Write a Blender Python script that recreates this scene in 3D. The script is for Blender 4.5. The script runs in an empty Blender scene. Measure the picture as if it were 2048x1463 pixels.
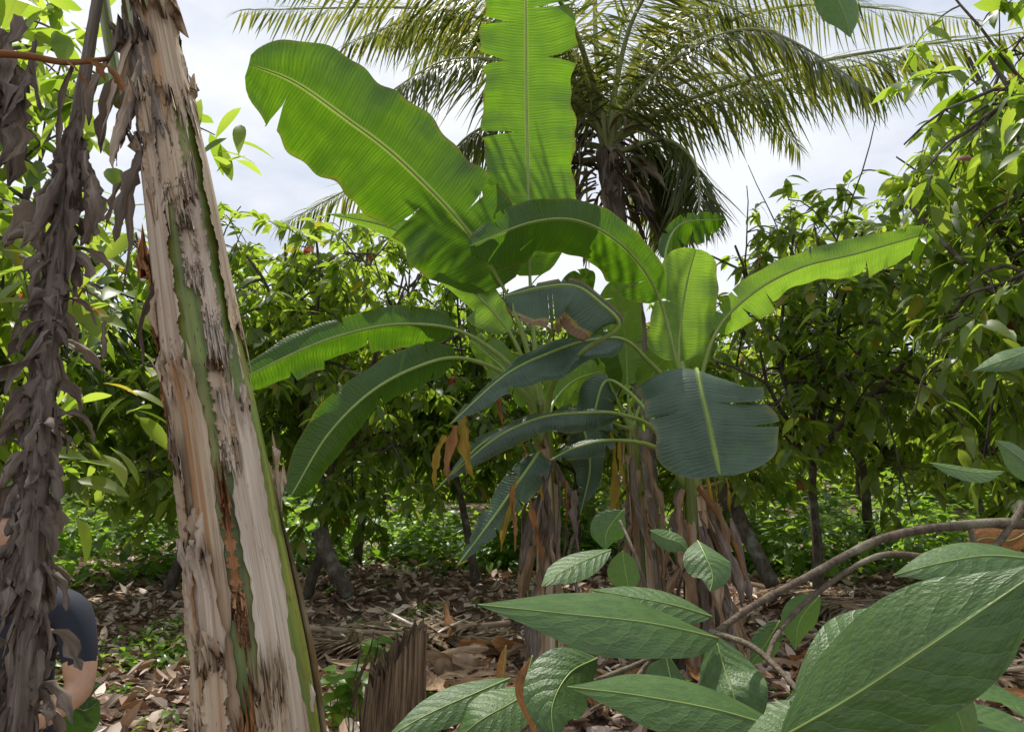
import bpy, math, random
import numpy as np
from mathutils import Vector
rng = np.random.default_rng(7); random.seed(7)
scn = bpy.context.scene
scn.view_settings.view_transform = 'Standard'; scn.view_settings.look = 'None'; scn.view_settings.exposure = 0; scn.view_settings.gamma = 1
V3 = lambda *a: np.array(a, float)
def nz(v):
    v = np.asarray(v, float); n = np.linalg.norm(v, axis=-1, keepdims=True); return v/np.maximum(n, 1e-9)

# ---------------------------------------------------------------- camera
F = 1365.0; CAMZ = 1.6; TILT = math.atan((940-731.5)/F)
def W(u, v, d):
    """bearing (measured on the photo) + distance ahead in metres -> world point"""
    f = V3(0, math.cos(TILT), math.sin(TILT)); up = V3(0, -math.sin(TILT), math.cos(TILT))
    r = f*F + V3(1, 0, 0)*(u-1024) + up*(731.5-v)
    return V3(0, 0, CAMZ) + r*(d/r[1])
cam = bpy.data.cameras.new("camera"); co = bpy.data.objects.new("camera", cam)
scn.collection.objects.link(co); scn.camera = co
co.location = (0, 0, CAMZ); co.rotation_euler = (math.pi/2+TILT, 0, 0)
cam.sensor_width = 36; cam.lens = 36*F/2048; cam.clip_start = 0.05; cam.clip_end = 3000

# ---------------------------------------------------------------- light
SUN_EL, SUN_AZ = 65, -16
w = bpy.data.worlds.new("World"); scn.world = w; w.use_nodes = True
nt = w.node_tree; N = nt.nodes; Lk = nt.links
bg = N["Background"]
sky = N.new("ShaderNodeTexSky"); sky.sky_type = 'NISHITA'; sky.sun_disc = False
sky.sun_elevation = math.radians(SUN_EL); sky.sun_rotation = math.radians(SUN_AZ % 360)
sky.dust_density = 3.0; sky.air_density = 1.0
tc = N.new("ShaderNodeTexCoord"); mp = N.new("ShaderNodeMapping"); mp.inputs['Scale'].default_value = (1.0, 1.0, 2.2)
no = N.new("ShaderNodeTexNoise"); no.inputs['Scale'].default_value = 2.4; no.inputs['Detail'].default_value = 6; no.inputs['Roughness'].default_value = .55
cr = N.new("ShaderNodeValToRGB"); cr.color_ramp.elements[0].position = .36; cr.color_ramp.elements[1].position = .58
cr.color_ramp.elements[0].color = (5.2, 5.8, 7.0, 1); cr.color_ramp.elements[1].color = (8.3, 8.5, 8.8, 1)
mx = N.new("ShaderNodeMix"); mx.data_type = 'RGBA'; mx.inputs[0].default_value = .9
Lk.new(tc.outputs['Generated'], mp.inputs[0]); Lk.new(mp.outputs[0], no.inputs[0]); Lk.new(no.outputs[0], cr.inputs[0])
Lk.new(cr.outputs[0], mx.inputs[7]); Lk.new(sky.outputs[0], mx.inputs[6]); Lk.new(mx.outputs[2], bg.inputs[0])
bg.inputs[1].default_value = 0.125
sl = bpy.data.lights.new("sun", 'SUN'); so = bpy.data.objects.new("sun", sl); scn.collection.objects.link(so)
sl.energy = 5.0; sl.angle = math.radians(.55); sl.color = (1, .95, .86)
e, a = math.radians(SUN_EL), math.radians(SUN_AZ)
so.rotation_euler = Vector((math.sin(a)*math.cos(e), math.cos(a)*math.cos(e), math.sin(e))).to_track_quat('Z', 'Y').to_euler()
so.location = (0, 0, 20)

# ---------------------------------------------------------------- materials
class Mat:
    def __init__(s, name):
        s.m = bpy.data.materials.new(name); s.m.use_nodes = True
        s.nt = s.m.node_tree; s.n = s.nt.nodes; s.l = s.nt.links; s.p = s.n["Principled BSDF"]; s.out = s.n["Material Output"]
    def sock(s, x, i):
        if isinstance(x, (int, float)): i.default_value = x
        elif isinstance(x, tuple): i.default_value = x+(1,) if len(x) == 3 else x
        else: s.l.new(x, i)
    def mix(s, f, a, b, bt='MIX'):
        x = s.n.new("ShaderNodeMix"); x.data_type = 'RGBA'; x.blend_type = bt
        s.sock(f, x.inputs[0]); s.sock(a, x.inputs[6]); s.sock(b, x.inputs[7]); return x.outputs[2]
    def math(s, op, a, b=0.0, c=0.0):
        x = s.n.new("ShaderNodeMath"); x.operation = op
        s.sock(a, x.inputs[0]); s.sock(b, x.inputs[1]); s.sock(c, x.inputs[2]); return x.outputs[0]
    def ramp(s, f, pts):
        x = s.n.new("ShaderNodeValToRGB"); r = x.color_ramp
        while len(r.elements) < len(pts): r.elements.new(.5)
        for e_, (p, c) in zip(r.elements, pts): e_.position = p; e_.color = tuple(c)+(1,) if len(c) == 3 else c
        s.l.new(f, x.inputs[0]); return x.outputs[0]
    def step(s, f, lo, hi):
        x = s.n.new("ShaderNodeMapRange"); s.l.new(f, x.inputs[0]); x.inputs[1].default_value = lo; x.inputs[2].default_value = hi; return x.outputs[0]
    def noise(s, vec, scale, detail=3, rough=.5):
        x = s.n.new("ShaderNodeTexNoise"); x.inputs['Scale'].default_value = scale; x.inputs['Detail'].default_value = detail; x.inputs['Roughness'].default_value = rough
        if vec is not None: s.l.new(vec, x.inputs['Vector'])
        return x.outputs[0]
    def uv(s, sc=(1, 1, 1)):
        t = s.n.new("ShaderNodeTexCoord"); m = s.n.new("ShaderNodeMapping"); m.inputs['Scale'].default_value = sc
        s.l.new(t.outputs['UV'], m.inputs[0]); return m.outputs[0]
    def obj(s, sc=(1, 1, 1)):
        t = s.n.new("ShaderNodeTexCoord"); m = s.n.new("ShaderNodeMapping"); m.inputs['Scale'].default_value = sc
        s.l.new(t.outputs['Object'], m.inputs[0]); return m.outputs[0]
    def sep(s, v):
        x = s.n.new("ShaderNodeSeparateXYZ"); s.l.new(v, x.inputs[0]); return x.outputs
    def rnd(s):
        return s.n.new("ShaderNodeNewGeometry").outputs['Random Per Island']
    def bump(s, h, st=.3, dist=.01):
        x = s.n.new("ShaderNodeBump"); x.inputs['Strength'].default_value = st; x.inputs['Distance'].default_value = dist
        s.l.new(h, x.inputs['Height']); s.l.new(x.outputs[0], s.p.inputs['Normal']); return x.outputs[0]
    def fin(s, col, rough=.6, spec=.5, trans=None, tf=.4, nrm=None):
        s.sock(col, s.p.inputs['Base Color']); s.sock(rough, s.p.inputs['Roughness']); s.p.inputs['Specular IOR Level'].default_value = spec
        if trans is not None:
            t = s.n.new("ShaderNodeBsdfTranslucent"); s.sock(trans, t.inputs[0])
            if nrm is not None: s.l.new(nrm, t.inputs['Normal'])
            m = s.n.new("ShaderNodeMixShader"); s.sock(tf, m.inputs[0])
            s.l.new(s.p.outputs[0], m.inputs[1]); s.l.new(t.outputs[0], m.inputs[2]); s.l.new(m.outputs[0], s.out.inputs[0])
        return s.m

def banana_mat(name, c0, c1, tr0, tr1, tf=.5, rough=.38, burn=0.0):
    m = Mat(name); uv = m.uv((1, 1, 1)); sx = m.sep(uv); av = m.math('ABSOLUTE', sx[1])
    st = m.noise(m.uv((60, .8, 1)), 1.0, 3, .6); big = m.noise(m.uv((2.2, 1.6, 1)), 1.5, 3)
    ph = m.math('ADD', m.math('MULTIPLY', m.math('SUBTRACT', sx[0], m.math('MULTIPLY', av, .03)), 40.0), m.math('MULTIPLY', big, 2.2))
    ln = m.math('MULTIPLY', m.math('ABSOLUTE', m.math('SUBTRACT', m.math('FRACT', ph), .5)), 2.0)
    f = m.math('ADD', m.math('MULTIPLY', m.step(st, .35, .65), .5), m.math('MULTIPLY', ln, .5))
    col = m.mix(f, c0, c1); col = m.mix(m.step(big, .4, .8), col, tuple(x*1.3 for x in c1))
    tr = m.mix(f, tr0, tr1); tr = m.mix(m.step(big, .3, .8), tr, tuple(x*.8 for x in tr0))
    rib = m.step(av, .06, .02)
    col = m.mix(rib, col, (.20, .30, .06)); tr = m.mix(rib, tr, (.40, .52, .10))
    edge = m.math('ADD', av, m.math('MULTIPLY', m.noise(m.uv((9, 3, 1)), 1.5, 4), .35))
    b = m.step(edge, 1.16-burn, 1.22-burn); yb = m.step(edge, 1.08-burn, 1.17-burn)
    yb = m.math('MULTIPLY', yb, .8 if burn else .2)
    col = m.mix(yb, col, (.40, .32, .04)); tr = m.mix(yb, tr, (.4, .3, .03))
    if not burn: b = m.math('MULTIPLY', b, .6)
    col = m.mix(b, col, (.22, .13, .07)); tr = m.mix(b, tr, (.12, .07, .02))
    n = m.bump(f, .5, .006)
    return m.fin(col, rough, .5, tr, tf, n)
M_BAN = banana_mat("banana_leaf_green", (.038, .090, .016), (.070, .14, .026), (.070, .19, .004), (.21, .41, .012), .5)
M_BANU = banana_mat("banana_leaf_upright", (.05, .12, .018), (.09, .18, .03), (.17, .40, .006), (.38, .68, .02), .52)
M_BANY = banana_mat("banana_leaf_young", (.08, .16, .028), (.13, .23, .045), (.27, .50, .03), (.46, .72, .07), .48)
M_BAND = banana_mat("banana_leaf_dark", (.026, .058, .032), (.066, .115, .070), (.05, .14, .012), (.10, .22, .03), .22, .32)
M_BANB = banana_mat("banana_leaf_burnt", (.03, .065, .03), (.07, .12, .07), (.08, .16, .02), (.12, .22, .02), .3, .4, burn=.20)

def rib_mat():
    m = Mat("banana_midrib"); n = m.noise(m.obj((1, 1, 1)), 14, 3)
    return m.fin(m.mix(n, (.16, .26, .05), (.32, .42, .11)), .4, .5)
M_RIB = rib_mat()

def cacao_mat(name, ca, cb, ta, tb, tf=.42, rough=.38, odd=True, big=False, red=.985):
    m = Mat(name); r = m.rnd(); uv = m.uv(); s = m.sep(uv)
    av = m.math('ABSOLUTE', s[1])
    col = m.mix(r, ca, cb); tr = m.mix(r, ta, tb)
    wob = m.math('MULTIPLY', m.noise(m.uv((5, 2, 1)), 1.0, 2), .9 if big else 0.0)
    ph = m.math('FRACT', m.math('ADD', wob, m.math('SUBTRACT', m.math('MULTIPLY', s[0], 9.0), m.math('MULTIPLY', av, 1.6))))
    tri = m.math('ABSOLUTE', m.math('SUBTRACT', ph, .5))
    vein = m.step(tri, .06, .0); mid = m.step(av, .05, .02); vv = m.math('MAXIMUM', m.math('MULTIPLY', vein, .45), mid)
    col = m.mix(m.math('MULTIPLY', vv, .5), col, (.16, .25, .09)); tr = m.mix(m.math('MULTIPLY', vv, .5), tr, (.35, .42, .10))
    if odd:
        o = m.step(r, red-.014, red-.012); col = m.mix(o, col, (.26, .24, .04)); tr = m.mix(o, tr, (.6, .50, .05))
        o2 = m.step(r, red, red+.001); col = m.mix(o2, col, (.24, .08, .05)); tr = m.mix(o2, tr, (.45, .13, .08))
    if big:
        bl = m.noise(m.uv((5, 2.5, 1)), 1.6, 4); col = m.mix(m.step(bl, .3, .75), col, tuple(x*1.4 for x in cb))
        spots = m.step(m.noise(m.uv((16, 6, 1)), 2.5, 2), .68, .72); col = m.mix(m.math('MULTIPLY', spots, .8), col, (.20, .17, .06))
        h = m.math('ADD', m.math('MULTIPLY', m.math('SUBTRACT', 1.0, vv), .3), m.math('MULTIPLY', m.noise(m.uv((40, 14, 1)), 1.0, 3), .7))
        quilt = m.step(tri, .0, .5); h = m.math('ADD', h, m.math('MULTIPLY', quilt, .45))
        n = m.bump(h, .5, .005)
    else: n = None
    return m.fin(col, rough, .5, tr, tf, n)
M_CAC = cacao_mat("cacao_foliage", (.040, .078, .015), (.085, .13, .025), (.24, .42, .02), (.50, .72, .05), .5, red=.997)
M_CACB = cacao_mat("cacao_foliage_sunlit_tint", (.060, .105, .02), (.12, .17, .035), (.36, .56, .03), (.64, .80, .09), .54, red=.993)  # brighter copy of the cacao foliage; sunlit look put into the leaf colours
M_CBIG = cacao_mat("cacao_leaf_close", (.038, .088, .020), (.062, .118, .030), (.09, .23, .02), (.14, .29, .03), .2, .44, odd=False, big=True)

def bark(name, a, b, c, sc=18):
    m = Mat(name); n1 = m.noise(m.obj((1, 1, .35)), sc, 5, .7); n2 = m.noise(m.obj(), 5, 4, .6)
    col = m.mix(m.step(n1, .35, .65), a, b); col = m.mix(m.step(n2, .52, .66), col, c)
    m.bump(n1, .8, .02); return m.fin(col, .85, .3)
M_BARK = bark("cacao_bark", (.045, .035, .026), (.13, .105, .08), (.19, .20, .15))
M_PALMB = bark("palm_bark", (.10, .08, .065), (.24, .205, .16), (.30, .27, .21), 10)
M_TWIG = bark("twig_bark", (.06, .045, .032), (.17, .13, .09), (.22, .20, .14), 40)

def dry_mat(name, dark, mid, pale, su=26, sv=2.0, orange=None, tf=0.0, lo=.3, hi=.72, rv=.35, spots=.8, cracks=0):
    m = Mat(name)
    st = m.noise(m.uv((su, sv, 1)), 1.0, 6, .62); bg_ = m.noise(m.uv((4, 1.2, 1)), 1.3, 4, .6)
    col = m.ramp(st, [(lo, dark), ((lo+hi)/2, mid), (hi, pale)])
    col = m.mix(m.math('MULTIPLY', m.step(bg_, .46, .68), .7), col, tuple((x+y)/2 for x, y in zip(dark, mid)))
    if orange: col = m.mix(m.math('MULTIPLY', m.step(m.noise(m.uv((9, .7, 1)), 1.0, 3), .52, .64), .8), col, orange)
    sp = m.step(m.noise(m.uv((34, 26, 1)), 1.6, 2), .68, .72); col = m.mix(m.math('MULTIPLY', sp, spots), col, tuple(x*.5 for x in dark))
    if cracks:
        ck = m.noise(m.uv((60, 1.0, 1)), 1.0, 2, .5); cf = m.step(m.math('ABSOLUTE', m.math('SUBTRACT', ck, .5)), .010, .0)
        blot = m.step(m.noise(m.uv((14, 9, 1)), 1.0, 5, .7), .62, .72)
        col = m.mix(m.math('MULTIPLY', cf, .6), col, tuple(x*.6 for x in dark)); col = m.mix(m.math('MULTIPLY', blot, .2), col, dark)
        st = m.math('SUBTRACT', st, m.math('MULTIPLY', cf, .4))
    r = m.rnd(); col = m.mix(m.math('MULTIPLY', r, rv), col, dark)
    n = m.bump(st, .5, .006)
    return m.fin(col, .75, .3, mid if tf else None, tf, n if tf else None)
M_SHEATH = dry_mat("dry_banana_sheath", (.21, .13, .075), (.48, .365, .245), (.66, .55, .41), orange=(.38, .19, .07), lo=.22, hi=.66, rv=.1, sv=.6, cracks=1, spots=.45)
M_SHEATHP = dry_mat("pinkish_sheath", (.24, .16, .11), (.50, .39, .29), (.68, .59, .48), su=22, lo=.22, hi=.66, rv=.1, sv=.6, cracks=1, spots=.45)
M_SHEATHO = dry_mat("orange_sheath", (.13, .05, .02), (.36, .16, .06), (.48, .31, .16), su=22, sv=.8, rv=.1, cracks=1)
M_DEAD = dry_mat("dead_banana_leaf", (.07, .052, .042), (.215, .17, .135), (.41, .355, .30), su=18, sv=5, tf=.12)
M_DEADT = dry_mat("tan_dead_leaf", (.15, .085, .05), (.40, .27, .165), (.60, .50, .37), su=14, sv=4, tf=.25)
M_ORG = dry_mat("rust_dead_leaf", (.14, .06, .025), (.36, .17, .06), (.52, .30, .12), su=10, sv=4, tf=.25)
M_YEL = dry_mat("yellow_dying_leaf", (.20, .09, .02), (.46, .33, .04), (.56, .48, .08), su=12, sv=4, tf=.4)
def stem_green():
    m = Mat("banana_stem_green"); st = m.noise(m.uv((16, 1.2, 1)), 1.0, 4, .6); b = m.noise(m.uv((5, 1.0, 1)), 1.2, 4)
    col = m.mix(m.step(st, .35, .7), (.085, .13, .018), (.20, .26, .045)); col = m.mix(m.step(b, .47, .66), col, (.30, .27, .06))
    col = m.mix(m.step(m.noise(m.uv((8, 1.0, 1)), 1.7, 5, .7), .58, .66), col, (.20, .11, .04))
    sp = m.step(m.noise(m.uv((26, 18, 1)), 1.5, 3), .62, .68); col = m.mix(sp, col, (.08, .05, .022))
    m.bump(st, .3, .004); return m.fin(col, .36, .5)
M_STEM = stem_green()
def stump_mat():
    m = Mat("rotten_stump"); st = m.noise(m.uv((22, 1.8, 1)), 1.0, 6, .75)
    col = m.ramp(st, [(.32, (.02, .014, .01)), (.46, (.13, .085, .05)), (.58, (.30, .215, .135)), (.72, (.54, .44, .30))])
    m.bump(st, 1.0, .03); return m.fin(col, .9, .2)
M_STUMP = stump_mat()
def litter_mat():
    m = Mat("leaf_litter"); r = m.rnd(); s = m.sep(m.uv()); av = m.math('ABSOLUTE', s[1])
    col = m.ramp(r, [(0, (.07, .04, .025)), (.3, (.21, .125, .08)), (.55, (.35, .24, .17)), (.8, (.50, .39, .31)), (1, (.66, .56, .48))])
    col = m.mix(m.math('MULTIPLY', m.step(av, .12, .03), .5), col, (.5, .4, .3))
    return m.fin(col, .6, .4, (.3, .15, .06), .12)
M_LIT = litter_mat()
def ground_mat():
    m = Mat("forest_soil"); o = m.obj(); a_ = m.noise(o, 9, 8, .8); b = m.noise(o, 45, 5, .75)
    col = m.ramp(b, [(.3, (.04, .026, .018)), (.48, (.14, .09, .06)), (.6, (.29, .20, .15)), (.72, (.46, .36, .29))])
    col = m.mix(m.step(a_, .5, .62), col, (.07, .046, .032))
    m.bump(b, 1.0, .04); return m.fin(col, .95, .2)
M_GND = ground_mat()
def frond_mat(name, a_, b, ta, tb, tf=.4):
    m = Mat(name); r = m.rnd(); return m.fin(m.mix(r, a_, b), .35, .5, m.mix(r, ta, tb), tf)
M_FR = frond_mat("coconut_leaflet", (.035, .052, .010), (.10, .12, .028), (.08, .14, .012), (.46, .46, .07), .42)
M_FRB = frond_mat("dry_frond", (.14, .095, .06), (.38, .28, .19), (.2, .12, .05), (.3, .2, .1), .15)
M_FRR = Mat("frond_rachis").fin((.22, .25, .09), .5, .4)
M_FRF = frond_mat("palm_fibre", (.05, .035, .022), (.20, .15, .10), (.1, .06, .03), (.2, .13, .06), .15)
def pod(name, a_, b):
    m = Mat(name); return m.fin(m.mix(m.noise(m.obj(), 20, 3), a_, b), .45, .5)
M_PODR = pod("red_pod", (.10, .025, .02), (.17, .06, .04)); M_PODY = pod("yellow_pod", (.55, .38, .03), (.7, .55, .08))
M_WEED = frond_mat("weed_leaf", (.06, .125, .018), (.12, .21, .04), (.28, .52, .03), (.48, .70, .07), .48)

# ---------------------------------------------------------------- mesh builder (all quads)
class B:
    def __init__(s): s.V = []; s.F = []; s.U = []; s.M = []; s.n = 0
    def add(s, V, Fq, U, mi):
        s.V.append(V.reshape(-1, 3)); s.U.append(U.reshape(-1, 2)); s.F.append(Fq.reshape(-1, 4)+s.n)
        s.M.append(np.full(len(Fq.reshape(-1, 4)), mi, np.int32)); s.n += len(V.reshape(-1, 3))
    def grid(s, P, U, mi, mask=None):
        r, c = P.shape[:2]; idx = np.arange(r*c).reshape(r, c)
        q = np.stack([idx[:-1, :-1], idx[:-1, 1:], idx[1:, 1:], idx[1:, :-1]], -1).reshape(-1, 4)
        if mask is not None: q = q[mask.reshape(-1)]
        s.add(P, q, U, mi)
    def tube(s, pts, rad, mi, n=8, cap=True, jit=0, r_=None):
        pts = np.asarray(pts, float); k = len(pts); rad = np.broadcast_to(np.asarray(rad, float), (k,)).copy()
        if cap: 
            pts = np.vstack([pts[:1], pts, pts[-1:]]); rad = np.concatenate([[1e-4], rad, [1e-4]]); k += 2
        T = nz(np.gradient(pts, axis=0)+1e-9)
        ref = V3(.13, 1, .07) if abs(T[k//2][1]) < .8 else V3(1, .1, .2)
        A = nz(np.cross(T, ref)); Bv = np.cross(T, A)
        th = np.linspace(0, 2*math.pi, n+1)
        rr = rad[:, None]*np.ones(n+1)
        if jit: 
            j = 1+jit*rng.standard_normal((k, n)); j = np.concatenate([j, j[:, :1]], 1); rr = rr*j
        P = pts[:, None]+rr[..., None]*(A[:, None]*np.cos(th)[None, :, None]+Bv[:, None]*np.sin(th)[None, :, None])
        L = np.concatenate([[0], np.cumsum(np.linalg.norm(np.diff(pts, axis=0), axis=1))])
        U = np.stack([np.broadcast_to(th/6.283, (k, n+1)), np.broadcast_to(L[:, None], (k, n+1))], -1)
        s.grid(P, U, mi)
    def leaves(s, P, A, Nn, L, Wd, mi, droop=.25, fold=.25, nst=4, sharp=.85, curl=0):
        k = len(P)
        if k == 0: return
        A = nz(A); S = nz(np.cross(A, Nn)); N2 = np.cross(S, A)
        L = np.broadcast_to(L, (k,)); Wd = np.broadcast_to(Wd, (k,)); dr = np.broadcast_to(droop, (k,)); fo = np.broadcast_to(fold, (k,))
        a_ = np.linspace(0, 1, nst+1); wp = np.maximum(np.sin(np.pi*a_**sharp), 0)**.8; wp[0] = .04; wp[-1] = .02
        b = V3(-1, 0, 1)
        P_ = (P[:, None, None]+A[:, None, None]*(L[:, None]*a_)[:, :, None, None]
              + S[:, None, None]*(Wd[:, None, None]*wp[None, :, None]*b)[..., None]
              + N2[:, None, None]*((-dr*L)[:, None, None]*(a_**2)[None, :, None]+(fo*Wd)[:, None, None]*wp[None, :, None]*np.abs(b))[..., None])
        U = np.broadcast_to(np.stack(np.meshgrid(a_, b, indexing='ij'), -1), (k, nst+1, 3, 2))
        idx = np.arange((nst+1)*3).reshape(nst+1, 3)
        q = np.stack([idx[:-1, :-1], idx[:-1, 1:], idx[1:, 1:], idx[1:, :-1]], -1).reshape(-1, 4)
        q = (q[None]+(np.arange(k)*(nst+1)*3)[:, None, None]).reshape(-1, 4)
        s.add(P_, q, U.reshape(-1, 2), mi)
    def mesh(s, name, mats):
        V = np.concatenate(s.V); Fq = np.concatenate(s.F); U = np.concatenate(s.U); Mi = np.concatenate(s.M)
        me = bpy.data.meshes.new(name); me.vertices.add(len(V)); me.vertices.foreach_set("co", V.astype(np.float32).ravel())
        me.loops.add(Fq.size); me.loops.foreach_set("vertex_index", Fq.astype(np.int32).ravel())
        me.polygons.add(len(Fq)); me.polygons.foreach_set("loop_start", np.arange(0, Fq.size, 4, dtype=np.int32))
        me.polygons.foreach_set("material_index", Mi)
        for m in mats: me.materials.append(m)
        ul = me.uv_layers.new(name="UVMap"); ul.data.foreach_set("uv", U[Fq.ravel()].astype(np.float32).ravel())
        me.update(calc_edges=True); me.polygons.foreach_set("use_smooth", np.ones(len(Fq), bool)); me.validate(); return me
    def build(s, name, mats, loc=None):
        o = bpy.data.objects.new(name, s.mesh(name, mats)); scn.collection.objects.link(o)
        if loc is not None: o.location = loc
        return o

def spline(pts, n):
    pts = np.asarray(pts, float); k = len(pts)
    ex = np.vstack([2*pts[0]-pts[1], pts, 2*pts[-1]-pts[-2]]); out = []
    m = 24
    for i in range(k-1):
        p0, p1, p2, p3 = ex[i:i+4]; t = np.linspace(0, 1, m, endpoint=(i == k-2))[:, None]
        out.append(.5*((2*p1)+(-p0+p2)*t+(2*p0-5*p1+4*p2-p3)*t**2+(-p0+3*p1-3*p2+p3)*t**3))
    C = np.vstack(out); L = np.concatenate([[0], np.cumsum(np.linalg.norm(np.diff(C, axis=0), axis=1))])
    tt = np.linspace(0, L[-1], n); return np.stack([np.interp(tt, L, C[:, j]) for j in range(3)], 1), L[-1]
def arcfrac(pts, i):
    pts = np.asarray(pts); d = np.linalg.norm(np.diff(pts, axis=0), axis=1); return d[:i].sum()/d.sum()

def blade(b, pts, i0, wl, wr, nh, ml, mr, fold=.25, tears=4, wave=.05, prof='blunt', rr=(.03, .014, .005), seed=0, nh2=None, curl=0, nb=7, n=110, gap=.02, extra=()):
    """a long leaf: midrib through pts (world), lamina from pts[i0] to the end; wl/wr = half widths in metres"""
    R = np.random.default_rng(seed); C, Lt = spline(pts, n); T = nz(np.gradient(C, axis=0))
    s = np.linspace(0, 1, n); s0 = arcfrac(pts, i0)
    h = np.asarray(nh, float)[None]*(1-s[:, None])+np.asarray(nh2 if nh2 is not None else nh, float)[None]*s[:, None]
    S = nz(np.cross(T, h)); Nn = np.cross(S, T)
    rad = np.where(s < s0, rr[0]+(rr[1]-rr[0])*s/max(s0, 1e-3), rr[1]+(rr[2]-rr[1])*(s-s0)/(1-s0+1e-6))
    b.tube(C, rad, mr, 7)
    m = s >= s0; Cs, Ss, Ns, Ts = C[m], S[m], Nn[m], T[m]; t = (s[m]-s0)/(1-s0); k = len(t); Ll = Lt*(1-s0)
    if prof == 'blunt': wp = np.sqrt(np.clip(1-(1-np.minimum(t/.2, 1))**2, 0, 1))*np.sqrt(np.clip(1-np.clip((t-.62)/.385, 0, 1)**2.4, .0, 1))
    elif prof == 'flat': wp = np.sqrt(np.clip(1-(1-np.minimum(t/.04, 1))**2, 0, 1))*np.sqrt(np.clip(1-np.clip((t-.60)/.41, 0, 1)**2.6, .0, 1))
    elif prof == 'taper': wp = np.sqrt(np.clip(1-(1-np.minimum(t/.25, 1))**2, 0, 1))*np.clip(1-np.clip((t-.35)/.65, 0, 1)**1.6, .02, 1)
    else: wp = np.clip(np.sin(np.pi*np.clip(t, 0, 1)**.9), 0, 1)**.85*(1-.35*np.clip((t-.7)/.3, 0, 1)); wp = np.maximum(wp, .01)
    for sgn, wd in ((-1, wl), (1, wr)):
        ph = R.uniform(0, 6.28, 4)
        lob = 1+.05*np.sin(t*Ll*9+ph[0])+.03*np.sin(t*Ll*23+ph[1])
        cuts = sorted([int(x) for x in R.uniform(.08, .95, tears)*k]) if tears else []
        cuts += [int(x*k) for (sd, x) in extra if sd == sgn]; cuts = sorted(set([c for c in cuts if 2 < c < k-3]))
        ed = [0]+cuts+[k-1]
        for j in range(len(ed)-1):
            i_, e_ = ed[j], ed[j+1]
            if e_-i_ < 1: continue
            sl_ = slice(i_, e_+1); tt = t[sl_]; bb = np.linspace(0, 1, nb); q = len(tt)
            d0 = R.uniform(.15, .75) if tears else 1; g = np.clip((bb-d0)/(1-d0+1e-6), 0, 1)
            dang = R.normal(0, .16)*(1 if tears else 0)
            ww = (wd*wp*lob)[sl_][:, None]*bb[None]
            loc = np.linspace(-1, 1, q)[:, None]
            sh = -np.sign(loc)*np.abs(loc)**6*gap*R.uniform(.4, 1.6)*g[None]*(1 if tears else 0)
            if j == 0: sh = np.where(loc < 0, 0, sh)
            if j == len(ed)-2: sh = np.where(loc > 0, 0, sh)
            ang = fold+curl*bb[None]+dang*g[None]
            wv = wave*wp[sl_][:, None]*(bb[None]**1.6)*(np.sin(tt[:, None]*Ll*7+ph[2])+.6*np.sin(tt[:, None]*Ll*17+ph[3]+bb[None]*1.5))
            P = Cs[sl_][:, None]+sgn*Ss[sl_][:, None]*(ww*np.cos(ang))[..., None]-Ns[sl_][:, None]*(ww*np.sin(ang)+wv*min(1, wd*3))[..., None]+Ts[sl_][:, None]*(sh+.09*ww)[..., None]
            U = np.stack(np.broadcast_arrays((tt*(Ll if prof != 'cacao' else 1))[:, None], sgn*bb[None]), -1)
            b.grid(P, U, ml)

def strip(b, p, d, L, wd, mi, R, n=12, nb=4, curl=1.6, twist=1.2, grav=.8):
    """ragged curled ribbon of dead leaf"""
    d = nz(d); pts = [np.array(p, float)]; dd = d.copy()
    for i in range(n):
        dd = nz(dd+V3(0, 0, -grav/n*1.6)+R.normal(0, .09, 3)); pts.append(pts[-1]+dd*L/n)
    C = np.array(pts); T = nz(np.gradient(C, axis=0)); h = R.normal(0, 1, 3); h[2] *= .2
    t = np.linspace(0, 1, n+1); S = nz(np.cross(T, h)); Nn = np.cross(S, T)
    tw = twist*t*R.choice([-1, 1])+R.uniform(0, 6); S2 = S*np.cos(tw)[:, None]+Nn*np.sin(tw)[:, None]; N2 = np.cross(S2, T)
    wp = np.clip(.45+.9*t, 0, 1)*np.sqrt(np.clip(1-t**3, .002, 1))*(1+.28*R.standard_normal(n+1))
    bb = np.linspace(-1, 1, 2*nb+1); cu = curl*R.uniform(.5, 1.2)
    th = bb[None]*cu*(1-.3*t[:, None]); rad = wd/max(cu, .3)
    X = np.sin(th)*rad*wp[:, None]; Z = (1-np.cos(th))*rad*wp[:, None]
    P = C[:, None]+S2[:, None]*X[..., None]+N2[:, None]*Z[..., None]+R.normal(0, .04*wd, (n+1, 2*nb+1, 3))
    U = np.stack(np.broadcast_arrays(bb[None]*wd*3+R.uniform(0, 9), (t*L*1.5)[:, None]), -1)
    b.grid(P, U, mi)

# ---------------------------------------------------------------- ground
b = B(); n = 110
g = np.sign(np.linspace(-1, 1, n))*np.abs(np.linspace(-1, 1, n))**3*900
X, Y = np.meshgrid(g, g, indexing='ij'); Z = .05*np.sin(X*.7)*np.cos(Y*.5+1)*np.exp(-(X**2+Y**2)/900)
P = np.stack([X, Y+6, Z], -1); b.grid(P, P[..., :2], 0); b.build("ground", [M_GND])
def gz(x, y): return .05*np.sin(np.asarray(x)*.7)*np.cos((np.asarray(y)-6)*.5+1)*np.exp(-(np.asarray(x)**2+(np.asarray(y)-6)**2)/900)

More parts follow.
